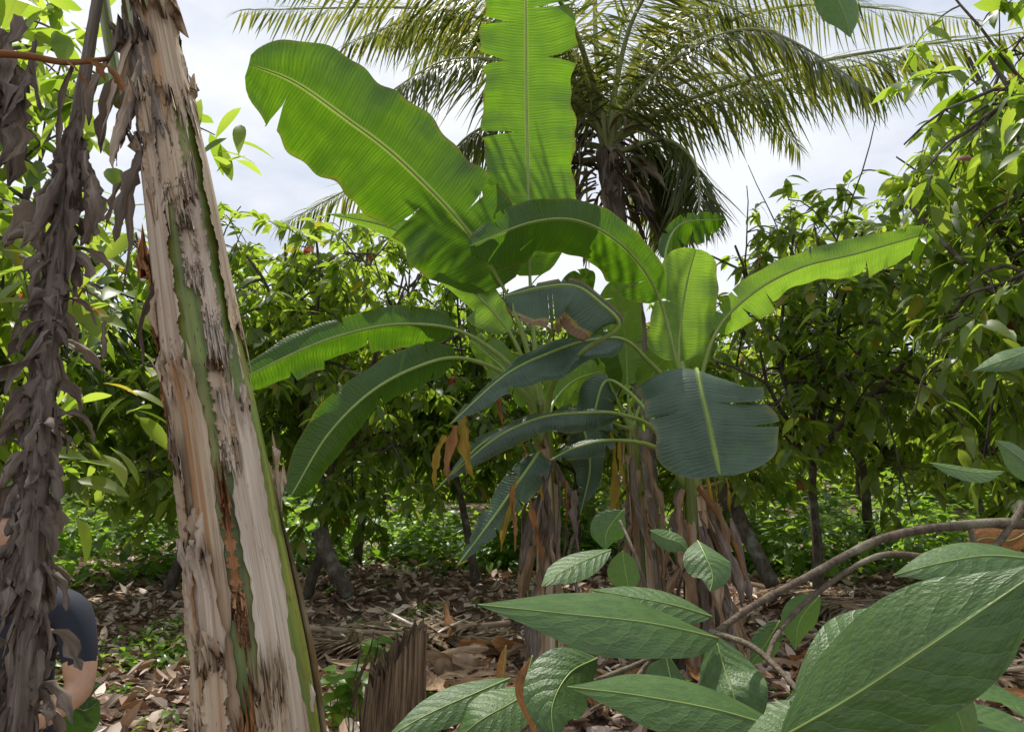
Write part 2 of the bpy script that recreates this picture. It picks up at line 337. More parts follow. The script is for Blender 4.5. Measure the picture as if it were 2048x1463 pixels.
b = B(); k = 42000
y = 1.2+17*rng.random(k)**1.25; x = (rng.random(k)*2-1)*(3+y*.95)
P = np.stack([x, y, gz(x, y)+.005+rng.random(k)*.05], 1); th = rng.random(k)*6.283
A = np.stack([np.cos(th), np.sin(th), rng.normal(0, .22, k)], 1); Nn = np.stack([rng.normal(0, .45, k), rng.normal(0, .45, k), np.ones(k)], 1)
L = rng.uniform(.07, .20, k); b.leaves(P, A, Nn, L, L*rng.uniform(.18, .30, k), 0, droop=rng.normal(0, .3, k), fold=rng.normal(.1, .7, k), nst=3)
b.build("leaf_litter", [M_LIT])

# ---------------------------------------------------------------- cacao trees
def cacao_variant(name, seed, H=5.0, spread=2.2, nleaf=3300, low=.8, mat=None, Lr=(.18, .32)):
    R = np.random.default_rng(seed); b = B(); ends = []
    def branch(p, d, L, r, lev):
        k = 6; pts = [p.copy()]; dd = d.copy()
        for i in range(k):
            dd = nz(dd+R.normal(0, .13, 3)+V3(0, 0, .05 if lev < 2 else -.10)); pts.append(pts[-1]+dd*L/k)
        b.tube(np.array(pts), np.linspace(r, r*.45, k+1), 0, 7 if lev < 2 else 4, cap=lev == 0)
        if lev >= 3:
            ends.append((pts[2], pts[4], pts[-1], dd)); return
        for c in range([5, 5, 4][lev]):
            f = R.uniform(.35, 1) if lev else R.uniform(.8, 1); q = pts[int(f*k)]
            th = R.uniform(0, 6.283) if lev else c*6.283/5+R.uniform(-.4, .4)
            out = V3(math.cos(th), math.sin(th), 0)
            nd = nz(dd*(.45 if lev else .8)+out*(.85)+V3(0, 0, R.uniform(-.6, .45) if lev else R.uniform(-.2, .5)))
            branch(q, nd, [0, spread*.75, spread*.5, .55][lev+1]*R.uniform(.75, 1.2), r*.45, lev+1)
    branch(V3(0, 0, -.05), nz(V3(R.normal(0, .1), R.normal(0, .1), 1)), low+.8, .085, 0)
    for i in range(7):
        th = R.uniform(0, 6.283); branch(V3(.1*math.cos(th), .1*math.sin(th), H*.3), nz(V3(math.cos(th)*.5, math.sin(th)*.5, 1.2)), H*.40, .035, 1)
    zz_ = np.array([e_[2][2] for e_ in ends]); sz_ = (H-.1)/np.percentile(zz_, 98)
    for v in b.V: v[:, 2] *= sz_
    ends = [tuple(q*V3(1, 1, sz_) for q in e_[:3])+(e_[3],) for e_ in ends]
    per = max(4, nleaf//len(ends)+1); Ps = []; As = []
    for (p1, p2, p3, dd) in ends:
        if p3[2] < low*.55: continue
        for i in range(per):
            f = R.random(); q = (p1*(1-f)+p3*f) if R.random() < .6 else p3
            th = R.uniform(0, 6.283); out = V3(math.cos(th), math.sin(th), R.uniform(-.85, .2))
            Ps.append(q+R.normal(0, .03, 3)); As.append(dd*.45+out)
    Ps = np.array(Ps); As = np.array(As); k = len(Ps); Nn = np.stack([R.normal(0, .4, k), R.normal(-.25, .4, k), np.ones(k)], 1)
    L = R.uniform(Lr[0], Lr[1], k); b.leaves(Ps, As, Nn, L, L*R.uniform(.17, .22, k), 1, droop=R.uniform(.1, .45, k), fold=R.uniform(.05, .35, k))
    for i in range(2):
        q = ends[R.integers(len(ends))][0]; a_ = np.linspace(0, 1, 9); th = np.linspace(0, 6.283, 13)
        rr_ = .042*np.sin(np.pi*a_)**.7; P = np.stack(np.broadcast_arrays(rr_[:, None]*np.cos(th)*(1+.06*np.cos(5*th)), rr_[:, None]*np.sin(th), -(a_*.17)[:, None]), -1)+q
        b.grid(P, P[..., :2], 2)
    return b.mesh(name, [M_BARK, mat or M_CAC, M_PODR])
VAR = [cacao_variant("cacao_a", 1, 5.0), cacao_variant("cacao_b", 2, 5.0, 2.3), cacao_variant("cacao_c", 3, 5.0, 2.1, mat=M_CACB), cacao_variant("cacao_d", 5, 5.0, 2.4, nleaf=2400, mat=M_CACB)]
def put(v, x, y, s=1, rz=None, sz=None):
    o = bpy.data.objects.new("cacao_tree", VAR[v]); scn.collection.objects.link(o)
    o.location = (x, y, float(gz(x, y))); o.rotation_euler = (0, 0, random.uniform(0, 6.28) if rz is None else rz); o.scale = (s, s, sz or s)
put(2, -2.5, 8.6, .86, sz=.93); put(2, -4.5, 9.2, .95, sz=1.0); put(1, -.5, 9.9, .82, sz=.86); put(0, -6.4, 8.0, 1.0); put(2, -4.9, 5.4, .9, sz=1.2)
put(3, -2.6, 11.8, .95, sz=1.15); put(3, 1.2, 12.6, .9); put(1, -5.8, 12.4, .95, sz=1.15); put(0, -8.8, 10.5, 1.1); put(1, .2, 14.5, 1.0)
put(2, 5.3, 6.4, 1.0, sz=1.2); put(3, 3.9, 9.0, .95, sz=1.0); put(2, 7.2, 8.8, 1.2); put(3, 6.0, 11.6, 1.15, sz=1.2); put(2, 2.9, 13.2, .95); put(3, 9.2, 11.5, 1.2, sz=1.3); put(3, 4.6, 4.6, .85, sz=1.12)
for i in range(32):
    yy = random.uniform(15, 30); xx = (i/31*2-1)*yy*.95; put(i % 4, xx+random.uniform(-1, 1), yy, random.uniform(.95, 1.2))

b = B(); k = 26000
th = rng.uniform(-1.1, 1.1, k); r = rng.uniform(34, 52, k); x = r*np.sin(th); y = r*np.cos(th)
hh = 6+1.8*np.sin(th*17)+1.2*np.sin(th*41+1); z = rng.random(k)**.8*hh
P = np.stack([x, y, z], 1); A = rng.normal(0, 1, (k, 3)); A[:, 2] = -np.abs(A[:, 2])*.4; Nn = np.stack([rng.normal(0, .5, k), rng.normal(0, .5, k), np.ones(k)], 1)
b.leaves(P, A, Nn, rng.uniform(.5, 1.1, k), .28, 0, nst=2); b.build("distant_trees", [M_CAC])

def cluster(b, cx, cy, rad, hgt, k, mi, Lr, R, up=.5):
    th = R.random(k)*6.283; rr = rad*np.sqrt(R.random(k)); x = cx+rr*np.cos(th); y = cy+rr*np.sin(th)
    z = gz(x, y)+R.random(k)*hgt*(1.05-(rr/rad)**2); P = np.stack([x, y, z], 1)
    A = np.stack([np.cos(th)+R.normal(0, .6, k), np.sin(th)+R.normal(0, .6, k), R.uniform(-.4, up, k)], 1)
    Nn = np.stack([R.normal(0, .3, k), R.normal(0, .3, k), np.ones(k)], 1); L = R.uniform(*Lr, k)
    b.leaves(P, A, Nn, L, L*R.uniform(.2, .32, k), mi, droop=R.uniform(.1, .5, k), nst=3)
R = np.random.default_rng(11)
b = B()
for i in range(95):
    yy = R.uniform(11, 22); xx = R.uniform(-1, 1)*yy*.85; cluster(b, xx, yy, R.uniform(.5, 1.3), R.uniform(.6, 1.9), 240, 0, (.14, .30), R)
for xx, yy in ((4.6, 11), (5.4, 12), (6.3, 11.4), (3.8, 12.5), (7.4, 10.4), (-6, 10.5), (-4.8, 11), (.2, 12)): cluster(b, xx, yy, .9, 1.2, 420, 0, (.12, .28), R)
b.build("shrubs", [M_WEED])
b = B()
for i in range(80):
    yy = R.uniform(3.6, 11); xx = R.uniform(-1, 1)*yy*.8; cluster(b, xx, yy, R.uniform(.06, .25), R.uniform(.06, .2), 26, 0, (.04, .10), R)
for i in range(12): cluster(b, -3.4+R.normal(0, .45), 5.9+R.normal(0, .5), .22, .25, 60, 0, (.04, .10), R)
for i in range(8): cluster(b, -1.25+R.normal(0, .3), 6.8+R.normal(0, .4), .2, .2, 50, 0, (.04, .09), R)
b.build("weeds", [M_WEED])
b = B()
for (u, v, h) in ((690, 1380, .28), (720, 1340, .36), (660, 1400, .2), (755, 1275, .42), (700, 1350, .3), (670, 1340, .3)):
    q = W(u, v, 4.1); q0 = V3(q[0]+.02, 4.1, 0.0); b.tube([q0, (q0+q)/2+V3(.02, 0, 0), q], [.006, .004, .003], 0, 5)
    k = 11; th = R.random(k)*6.28; A = np.stack([np.cos(th), np.sin(th), R.uniform(-.2, .5, k)], 1)
    b.leaves(np.tile(q, (k, 1))-V3(0, 0, 1)*R.random((k, 1))*.15, A, np.tile(V3(0, -.3, 1), (k, 1)), R.uniform(.08, .15, k), .04, 0, nst=4)
b.build("seedling", [M_WEED])

# ---------------------------------------------------------------- coconut palm
def frond(b, pts, nl, Ll, mi, mr, R, grav=.7, wd=.019, r0=.035, s_start=.14, flat=0):
    C, Lt = spline(pts, 60); T = nz(np.gradient(C, axis=0)); b.tube(C, np.linspace(r0, .005, 60), mr, 6)
    t = np.repeat(np.linspace(s_start, .995, nl), 2); sg = np.tile([-1., 1.], nl)
    P = np.stack([np.interp(t, np.linspace(0, 1, 60), C[:, j]) for j in range(3)], 1); Tt = nz(np.stack([np.interp(t, np.linspace(0, 1, 60), T[:, j]) for j in range(3)], 1))
    S = nz(np.cross(Tt, V3(0, 0, 1))); f = (t-s_start)/(1-s_start)
    A = Tt*(.45+.5*f)[:, None]+S*(sg*.9)[:, None]+V3(0, 0, -1)*(grav*R.uniform(.5, 1.4, len(t)))[:, None]+R.normal(0, .13, (len(t), 3))
    L = Ll*(.55+.45*np.sin(np.pi*np.clip(f*.85+.12, 0, 1)))*(1-.45*f**3)*R.uniform(.8, 1.1, len(t))
    A = nz(A); Nn = np.cross(A, Tt)*sg[:, None]*1+V3(0, 0, .3)
    b.leaves(P, A, Nn, L, wd, mi, droop=R.uniform(.05, .45, len(t))*(0 if flat else 1), fold=.3, nst=4, sharp=.6)
R = np.random.default_rng(3); b = B(); D = 9.5
base = V3(W(1300, 1180, D)[0], D, -.05); crown = W(1213, 300, D)
C, _ = spline([base, W(1292, 900, D), W(1275, 650, D), W(1235, 450, D), crown], 60)
b.tube(C, np.interp(np.linspace(0, 1, 60), [0, .08, .6, 1], [.24, .15, .12, .17])*(1+.05*np.sin(np.arange(60)*2.2)), 0, 14)
fr = [[(1190, 190), (1080, 50), (900, -20), (540, -60), -1.0], [(1180, 200), (1060, 90), (880, 20), (480, 20), .8], [(1175, 220), (1060, 140), (900, 120), (740, 210), -1.8],
      [(1180, 290), (980, 290), (780, 340), (560, 450), 1.5], [(1190, 180), (1130, 20), (1020, -100), (800, -120), -2.5], [(1200, 190), (1190, 20), (1200, -180), (1160, -320), .5],
      [(1230, 180), (1270, 30), (1360, -80), (1520, -90), -1.5], [(1240, 190), (1330, 50), (1480, -20), (1720, 0), 1.2], [(1250, 260), (1420, 185), (1680, 115), (2080, 60), -1.2],
      [(1250, 240), (1380, 160), (1490, 160), (1600, 300), 2.2], [(1250, 300), (1330, 280), (1390, 330), (1400, 440), -1.0], [(1240, 330), (1290, 340), (1330, 400), (1345, 470), 1.0],
      [(1180, 320), (1110, 330), (1050, 390), (1020, 480), 1.0], [(1245, 210), (1400, 70), (1620, 10), (1960, 40), 2.5], [(1200, 190), (1130, 90), (1000, 40), (820, 130), 2.4],
      [(1230, 180), (1240, 60), (1290, -30), (1300, -60), 3.0], [(1185, 250), (1060, 230), (940, 270), (850, 380), -1.0], [(1245, 230), (1350, 120), (1520, 60), (1760, 190), -2.2],
      [(1190, 200), (1100, 60), (960, -10), (690, 90), -.3], [(1240, 200), (1300, 60), (1420, 0), (1580, 90), .4], [(1245, 300), (1310, 310), (1350, 370), (1360, 470), .2],
      [(1185, 210), (1080, 110), (930, 60), (760, 60), 1.6], [(1250, 270), (1400, 215), (1600, 150), (1900, 110), .6]]
for f in fr:
    dz = f[4]; pts = [crown+V3(0, dz*.03, -.1)]+[W(q[0], q[1], D+dz*s_) for q, s_ in zip(f[:4], (.15, .4, .75, 1))]
    frond(b, pts, 108, 1.15, 1, 2, R, grav=.66, r0=.055, wd=.0165)
for i in range(80):
    th = R.uniform(0, 6.28); p = crown+V3(math.cos(th)*.17, math.sin(th)*.17, R.uniform(-1.0, .35)); strip(b, p, V3(math.cos(th)*.8, math.sin(th)*.8, R.uniform(-.2, .9)), R.uniform(.5, 1.2), R.uniform(.03, .09), 3, R, grav=1.5, n=8, nb=2)
b.build("coconut_palm", [M_PALMB, M_FR, M_FRR, M_FRF])
R = np.random.default_rng(5)
for pts in ([W(600, 1265, 6.7), W(760, 1262, 6.5), W(1000, 1250, 6.3)], [W(1500, 1100, 9.2), W(1700, 1160, 7.6), W(1850, 1200, 6.6)], [W(1020, 1230, 6.9), W(840, 1240, 6.5), W(620, 1290, 6.1)], [W(1600, 1200, 6.4), W(1800, 1230, 5.8), W(2050, 1300, 5.0)]):
    P = [V3(p[0], p[1], .14) for p in pts]; b = B(); frond(b, P, 90, .7, 0, 1, R, grav=.06, flat=1, wd=.022); b.build("fallen_palm_frond", [M_FRB, M_FRB])

# ---------------------------------------------------------------- banana plants
def bl(b, px, i0, wl, wr, nh, ml=0, **kw):
    pts = [W(*p) for p in px]; dm = np.mean([p[2] for p in px[i0:]]); blade(b, pts, i0, wl*dm/F, wr*dm/F, nh, ml, 1, **kw)
BM = [M_BAN, M_RIB, M_BANY, M_BAND, M_BANB, M_STEM, M_SHEATH, M_DEADT, M_YEL, M_ORG, M_DEAD, M_SHEATHP, M_SHEATHO, M_BANU]
FC = (0, -.9, -.4)
def pstem(b, pts, r0, r1, R, nskirt=18, mats=(7, 10)):
    C, _ = spline(pts, 40); b.tube(C, np.linspace(r0, r1, 40), 5, 16)
    for i in range(nskirt):
        j = R.integers(8, 34); th = R.uniform(0, 6.28); d = V3(math.cos(th), math.sin(th), 0)
        strip(b, C[j]+d*r0*.8, d*.35+V3(0, 0, -.6), R.uniform(.4, .95), R.uniform(.03, .085), int(R.choice(mats)), R, grav=1.3)
    for i in range(6):
        th0 = R.uniform(0, 6.28); lo, hi = 0, R.integers(15, 36); a_ = np.linspace(th0, th0+R.uniform(1, 2.2), 9); cc = C[lo:hi]
        rr_ = np.linspace(r0, r1, 40)[lo:hi]+.006+.004*i*.4
        P = cc[:, None]+rr_[:, None, None]*np.stack([np.cos(a_), np.sin(a_), 0*a_], -1)[None]; P[-1] += R.normal(0, .03, P[-1].shape)
        b.grid(P, np.stack(np.broadcast_arrays(a_[None]*.15, np.linspace(0, 1, hi-lo)[:, None]), -1), 6)

# plant A (centre)
R = np.random.default_rng(21); b = B()
pstem(b, [V3(W(1100, 1335, 5.5)[0], 5.5, -.05), W(1098, 1150, 5.5), W(1095, 950, 5.5), W(1085, 800, 5.5)], .105, .055, R, 16, (7, 10, 10))
bl(b, [(1082, 830, 5.5), (1060, 720, 5.5), (1035, 640, 5.45), (1008, 578, 5.4), (930, 455, 5.2), (800, 320, 5.0), (690, 235, 4.85), (590, 165, 4.7), (498, 128, 4.6)], 3, 140, 112, FC, 0, fold=.18, tears=1, wave=.045, seed=1, extra=((-1, .86),), gap=.03)
bl(b, [(1086, 830, 5.6), (1070, 700, 5.6), (1060, 555, 5.6), (1057, 400, 5.55), (1053, 200, 5.5), (1052, 0, 5.4), (1050, -170, 5.2)], 2, 98, 106, (0, -1, -.25), 13, fold=.1, tears=2, wave=.025, seed=2, extra=((-1, .40), (1, .62)), gap=.05)
bl(b, [(1075, 830, 5.5), (1060, 760, 5.5), (1020, 665, 5.45), (950, 585, 5.5), (870, 510, 5.6), (780, 455, 5.8), (655, 427, 6.0)], 2, 56, 40, FC, 2, fold=.3, tears=1, wave=.06, seed=3, prof='taper')
bl(b, [(1075, 840, 5.5), (1050, 770, 5.4), (1000, 712, 5.3), (915, 660, 5.15), (800, 648, 5.0), (690, 668, 4.8), (590, 705, 4.65), (470, 765, 4.5)], 3, 58, 38, FC, 0, fold=.45, tears=3, wave=.04, seed=4)
bl(b, [(1075, 850, 5.5), (1050, 790, 5.3), (1000, 742, 5.2), (915, 715, 5.0), (830, 735, 4.8), (740, 785, 4.6), (655, 870, 4.45), (583, 990, 4.35)], 3, 50, 46, FC, 0, fold=.35, tears=2, wave=.04, seed=5)
bl(b, [(1092, 830, 5.4), (1110, 760, 5.2), (1170, 700, 4.9), (1238, 652, 4.75), (1200, 605, 4.7), (1150, 572, 4.7), (1085, 574, 4.7), (1008, 592, 4.7)], 3, 96, 16, (0, -.9, .45), 4, fold=.15, tears=3, wave=.06, seed=6, prof='flat', gap=.02)
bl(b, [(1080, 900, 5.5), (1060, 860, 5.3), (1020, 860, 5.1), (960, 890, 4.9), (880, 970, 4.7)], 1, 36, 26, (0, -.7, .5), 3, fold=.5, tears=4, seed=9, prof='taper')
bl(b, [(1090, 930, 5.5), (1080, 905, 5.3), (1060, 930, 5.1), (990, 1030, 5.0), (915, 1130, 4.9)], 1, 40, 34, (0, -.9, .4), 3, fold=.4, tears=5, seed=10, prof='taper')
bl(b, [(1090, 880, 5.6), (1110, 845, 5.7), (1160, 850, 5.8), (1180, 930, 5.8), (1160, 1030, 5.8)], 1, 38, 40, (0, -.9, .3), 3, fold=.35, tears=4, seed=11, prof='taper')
bl(b, [(1085, 850, 5.6), (1060, 800, 5.9), (1010, 740, 6.2), (940, 680, 6.4)], 1, 34, 40, FC, 2, fold=.3, tears=3, seed=12)
bl(b, [(1090, 850, 5.6), (1110, 800, 5.9), (1150, 760, 6.2), (1210, 740, 6.4)], 1, 34, 40, FC, 2, fold=.3, tears=3, seed=13)
for (u, v, d, L, m, wd) in ((925, 830, 4.8, .45, 8, .06), (910, 850, 4.75, .42, 9, .045), (890, 870, 4.7, .38, 8, .04), (995, 790, 5.0, .25, 9, .05), (1040, 880, 5.2, .5, 8, .03), (1050, 900, 5.2, .4, 10, .03), (1130, 960, 5.4, .5, 9, .04), (1150, 980, 5.4, .5, 10, .06), (1035, 950, 5.0, .55, 8, .045), (1025, 970, 5.0, .5, 9, .035), (1110, 920, 5.35, .7, 10, .04), (1085, 950, 5.35, .8, 10, .04), (1100, 1000, 5.35, .7, 7, .05), (1130, 1050, 5.35, .6, 10, .06), (1080, 1080, 5.35, .6, 10, .05), (1060, 1000, 5.2, .5, 9, .04), (1160, 1040, 5.3, .6, 10, .05)):
    strip(b, W(u, v, d), V3(R.normal(0, .2), -.1, -1), L, wd, m, R, curl=1.1)
b.build("banana_plant", BM)

# plant B (right)
R = np.random.default_rng(22); b = B()
pstem(b, [V3(W(1400, 1320, 5.6)[0], 5.6, -.05), W(1395, 1150, 5.6), W(1390, 1030, 5.6), W(1378, 900, 5.6)], .12, .075, R, 30, (7, 10, 10))
bl(b, [(1378, 930, 5.6), (1365, 780, 5.6), (1345, 690, 5.55), (1322, 605, 5.5), (1285, 535, 5.35), (1225, 475, 5.2), (1150, 440, 5.05), (1060, 445, 4.9), (940, 492, 4.75)], 3, 92, 44, FC, 0, fold=.35, tears=2, wave=.045, seed=31)
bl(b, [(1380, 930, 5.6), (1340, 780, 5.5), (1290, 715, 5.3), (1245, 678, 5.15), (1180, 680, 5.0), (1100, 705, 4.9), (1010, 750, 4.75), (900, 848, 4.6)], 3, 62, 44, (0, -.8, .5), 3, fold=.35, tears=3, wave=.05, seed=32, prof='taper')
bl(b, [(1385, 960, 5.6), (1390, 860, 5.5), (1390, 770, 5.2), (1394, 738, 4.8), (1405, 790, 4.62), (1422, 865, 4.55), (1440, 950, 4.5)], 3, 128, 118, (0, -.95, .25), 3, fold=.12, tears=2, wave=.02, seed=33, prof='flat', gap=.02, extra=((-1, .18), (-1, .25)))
bl(b, [(1385, 930, 5.7), (1370, 800, 5.8), (1358, 725, 5.8), (1362, 640, 5.8), (1375, 560, 5.75), (1392, 498, 5.65)], 2, 62, 66, (0, -1, .3), 2, fold=.2, tears=1, wave=.04, seed=34)
bl(b, [(1390, 930, 5.7), (1395, 800, 5.7), (1430, 670, 5.6), (1500, 590, 5.5), (1600, 535, 5.4), (1720, 505, 5.35), (1870, 462, 5.4)], 2, 32, 62, FC, 2, fold=.35, tears=4, wave=.06, seed=35)
bl(b, [(1375, 800, 5.8), (1350, 600, 6.3), (1330, 520, 6.5), (1360, 450, 6.6), (1450, 438, 6.7)], 2, 18, 50, FC, 0, fold=.3, tears=5, wave=.05, seed=36)
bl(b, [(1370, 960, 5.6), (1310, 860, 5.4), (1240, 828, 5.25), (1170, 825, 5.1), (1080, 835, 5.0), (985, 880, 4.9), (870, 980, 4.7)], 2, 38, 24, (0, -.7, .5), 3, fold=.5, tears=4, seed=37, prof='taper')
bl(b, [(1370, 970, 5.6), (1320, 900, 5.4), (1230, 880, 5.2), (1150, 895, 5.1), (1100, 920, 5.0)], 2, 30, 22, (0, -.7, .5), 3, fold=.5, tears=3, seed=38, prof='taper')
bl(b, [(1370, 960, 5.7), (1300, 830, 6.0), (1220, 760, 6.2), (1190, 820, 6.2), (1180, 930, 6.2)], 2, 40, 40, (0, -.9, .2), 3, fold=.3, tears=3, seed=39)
b.tube(spline([W(1400, 975, 5.4), W(1430, 1020, 5.2), W(1470, 1090, 5.1), (W(1490, 1160, 5.05))], 16)[0], np.linspace(.028, .012, 16), 9, 8)
b.tube(spline([W(1400, 975, 5.4), W(1450, 960, 5.3), W(1450, 940, 5.2)], 10)[0], .014, 5, 8)
for i in range(10): strip(b, W(1415+R.uniform(-20, 50), 1040+R.uniform(-40, 40), 5.1), V3(.35, -.1, -1), R.uniform(.4, .7), R.uniform(.05, .09), int(R.choice([7, 7, 10])), R, curl=1.3)
for (u, v) in ((1425, 940), (1450, 955), (1405, 935)): strip(b, W(u, v, 5.1), V3(.2, 0, -.8), .25, .035, 8, R)
b.build("banana_plant", BM)

# plant C (behind, brighter)
R = np.random.default_rng(23); b = B()
pstem(b, [V3(W(1290, 1230, 7.4)[0], 7.4, -.05), W(1280, 1050, 7.4), W(1262, 850, 7.4)], .12, .06, R, 26, (7, 7, 10))
bl(b, [(1262, 860, 7.4), (1255, 770, 7.4), (1250, 680, 7.4), (1235, 560, 7.2)], 1, 46, 40, FC, 2, seed=41, tears=3)
bl(b, [(1262, 860, 7.4), (1230, 790, 7.3), (1190, 700, 7.1), (1150, 600, 6.9), (1180, 540, 6.7)], 1, 40, 40, FC, 0, seed=42, tears=3)
bl(b, [(1262, 860, 7.4), (1290, 790, 7.4), (1330, 720, 7.2), (1420, 700, 7.0)], 1, 36, 40, FC, 2, seed=43, tears=4)
bl(b, [(1262, 860, 7.4), (1220, 840, 7.2), (1150, 780, 7.1), (1080, 790, 7.0)], 1, 36, 30, FC, 2, seed=44, tears=4)
for i in range(9): strip(b, W(1245+R.uniform(-25, 50), 890+R.uniform(-30, 60), 7.1), V3(R.normal(0, .25), -.1, -1), R.uniform(.6, 1.1), R.uniform(.04, .08), int(R.choice([7, 10, 7, 8])), R, curl=1.2)
b.build("banana_plant", BM)

# ---------------------------------------------------------------- big pseudostem at left
R = np.random.default_rng(31); b = B()
pp = [W(235, -330, 1.85), W(280, -60, 1.75), W(303, 50, 1.72), W(348, 300, 1.65), W(403, 650, 1.6), W(462, 1000, 1.55), W(522, 1463, 1.5)]
last = pp[-1]; pp.append(V3(last[0]+.05, 1.5, .5)); pp.append(V3(last[0]+.09, 1.5, -.03)); pp = pp[::-1]
Cz, _ = spline(pp, 260); zz = Cz[:, 2]
RAD = lambda z: np.interp(z, [0, 1.0, 1.53, 1.93, 2.37, 2.66, 3.3], [.155, .116, .092, .083, .070, .056, .05])
def cz(z): return np.stack([np.interp(z, zz, Cz[:, 0]), np.interp(z, zz, Cz[:, 1]), z], -1)
def sheath(z0, z1, a0, a1, off, mi, jag=.05, flare=.02, na=34, nzz=100, edge=.06, bot=False):
    ad = np.linspace(0, 1, na); t = np.linspace(0, 1, nzz)
    def nn(x, s): 
        k1, k2, k3 = s; return .5*np.sin(x*7+k1)+.3*np.sin(x*17+k2)+.3*np.sin(x*41+k3)
    zt = z1+jag*nn(ad*3, R.uniform(0, 6, 3))+jag*.5*R.standard_normal(na)
    zb = z0+(jag*2*nn(ad*3, R.uniform(0, 6, 3)) if z0 > .05 else 0*ad)
    fr_ = np.clip((t-.86)/.14, 0, 1)[:, None]**2; fb = np.clip((.3-t)/.3, 0, 1)[:, None]**2
    z = z0+(z1-z0)*t[:, None]+fr_*(zt-z1)[None]+fb*(zb-z0)[None]
    e0 = edge*nn(t*6, R.uniform(0, 6, 3)); e1 = edge*nn(t*6, R.uniform(0, 6, 3))
    ang = np.radians(a0)+e0[:, None]+(np.radians(a1)+e1[:, None]-np.radians(a0)-e0[:, None])*ad[None]
    ew = np.minimum(ad, 1-ad)*2
    buck = .0022*np.sin(ang*8+z*2+R.uniform(0, 6))+.001*np.sin(ang*21+z*3+R.uniform(0, 6))
    r = RAD(z)+off+buck+flare*fr_*np.clip((t[:, None]-.93)/.07, 0, 1)*(R.uniform(.1, 1.5, na)[None])+.008*np.clip(1-ew/.14, 0, 1)[None]**2*np.abs(np.sin(t*9+R.uniform(0, 6)))[:, None]
    P = cz(z)+r[..., None]*np.stack([np.sin(ang), -np.cos(ang), 0*ang], -1)
    b.grid(P, np.stack([ang*.12*3+R.uniform(0, 9), z*1.4], -1), mi)
ang = np.linspace(0, 2*math.pi, 49); zc = np.linspace(-.03, 3.25, 160)
rc = RAD(zc)[:, None]*(1+.03*np.cos(ang*3+zc[:, None]*.6)+.015*np.cos(ang*7+1))
P = cz(zc)[:, None]+rc[..., None]*np.stack([np.sin(ang), -np.cos(ang), 0*ang], -1)[None]
b.grid(P, np.stack(np.broadcast_arrays(ang[None]*.36, zc[:, None]*1.4), -1), 5)
sheath(0, 1.84, -62, 6, .006, 6, .03); sheath(0, 1.78, 27, 64, .008, 11, .03); sheath(0, 1.45, -44, -2, .013, 11, .02)
sheath(0, 1.22, 16, 46, .010, 6, .05); sheath(0, 1.12, 2, 18, .009, 12, .05); sheath(0, 1.02, 78, 130, .012, 11, .04, .04); sheath(0, 1.6, 110, 200, .01, 6); sheath(0, 1.4, 195, 262, .013, 6)
sheath(0, 1.92, -100, -66, .005, 12, .03); sheath(1.0, 1.66, -58, -30, .015, 6, .05, .01); sheath(.9, 1.25, -30, -4, .017, 6, .04, .02)
sheath(1.78, 2.42, -92, -4, .012, 11, .03); sheath(1.7, 2.1, -100, -56, .016, 12, .05); sheath(1.86, 2.30, 27, 50, .005, 11, .06, .01); sheath(1.9, 2.62, 66, 200, .009, 6); sheath(1.7, 2.5, 195, 262, .012, 6)
sheath(2.22, 2.56, -35, 34, .010, 6, .04, .02); sheath(2.40, 2.74, -80, 20, .012, 10, .05, .03); sheath(2.5, 2.85, -10, 85, .014, 6, .06, .03); sheath(2.6, 3.1, 90, 280, .01, 6)
sheath(2.04, 2.18, 12, 34, .008, 11, .03, .02); sheath(1.62, 1.84, 20, 40, .009, 6, .03, .03); sheath(1.3, 1.55, 10, 20, .007, 12, .05, .01)
def flap(u, v, dx, L, wd, mi, up=0, curl=1.3, g=1.2):
    z = W(u, v, 1.6)[2]; c = cz(np.array(z)); off = (W(u, v, c[1]-.05)[0]-c[0]); r = RAD(z)
    sx = np.clip(off/r, -1, 1); p = c+V3(sx*r, -math.sqrt(max(0, 1-sx*sx))*r-.006, 0)
    strip(b, p, V3(dx, -.25, -1 if not up else up), L, wd, mi, R, curl=curl, grav=g)
for f in ((285, 290, -.3, .38, .026, 10), (295, 300, -.15, .26, .026, 10), (270, 300, -.4, .22, .02, 10), (250, 60, -.1, .30, .03, 10), (262, 70, -.3, .28, .026, 6), (245, 90, 0, .25, .026, 10),
          (285, 90, 0, .22, .02, 6), (300, 110, .1, .2, .02, 10), (320, 130, .1, .18, .02, 6), (345, 150, .1, .14, .02, 6), (270, 190, -.2, .2, .026, 10), (320, 570, -.3, .22, .016, 10), (325, 590, -.1, .12, .018, 6),
          (492, 690, .4, .12, .02, 10), (500, 700, .2, .09, .018, 6), (455, 690, .1, .06, .02, 11), (410, 1010, -.1, .08, .02, 6), (430, 1015, .1, .10, .02, 11), (480, 560, .3, .05, .012, 11), (450, 480, .1, .1, .014, 11),
          (330, 180, 0, .25, .02, 6), (255, 20, -.4, .3, .026, 10), (300, 20, .2, .22, .026, 10), (280, 30, 0, .35, .02, 11), (310, 60, .1, .3, .018, 10), (275, 150, -.1, .3, .02, 11)):
    flap(*f)
for f in ((620, 1335, .3, .16, .028, 11), (600, 1400, .2, .16, .026, 6), (400, 1000, 0, .06, .016, 10), (330, 330, .2, .16, .018, 11)): flap(*f)
top = cz(np.array(3.2))
for i, (dx, dy) in enumerate(((-.9, -.8), (.7, -1.2))):
    blade(b, [top-V3(0, 0, .2), top+V3(dx*.2, dy*.2, .7), top+V3(dx*.8, dy*.8, 1.6), top+V3(dx*1.5, dy*1.5, 1.9), top+V3(dx*2.1, dy*2.1, 1.6)], 2, .26, .26, (.1, .1, 1), 0, 1, seed=60+i, tears=8)
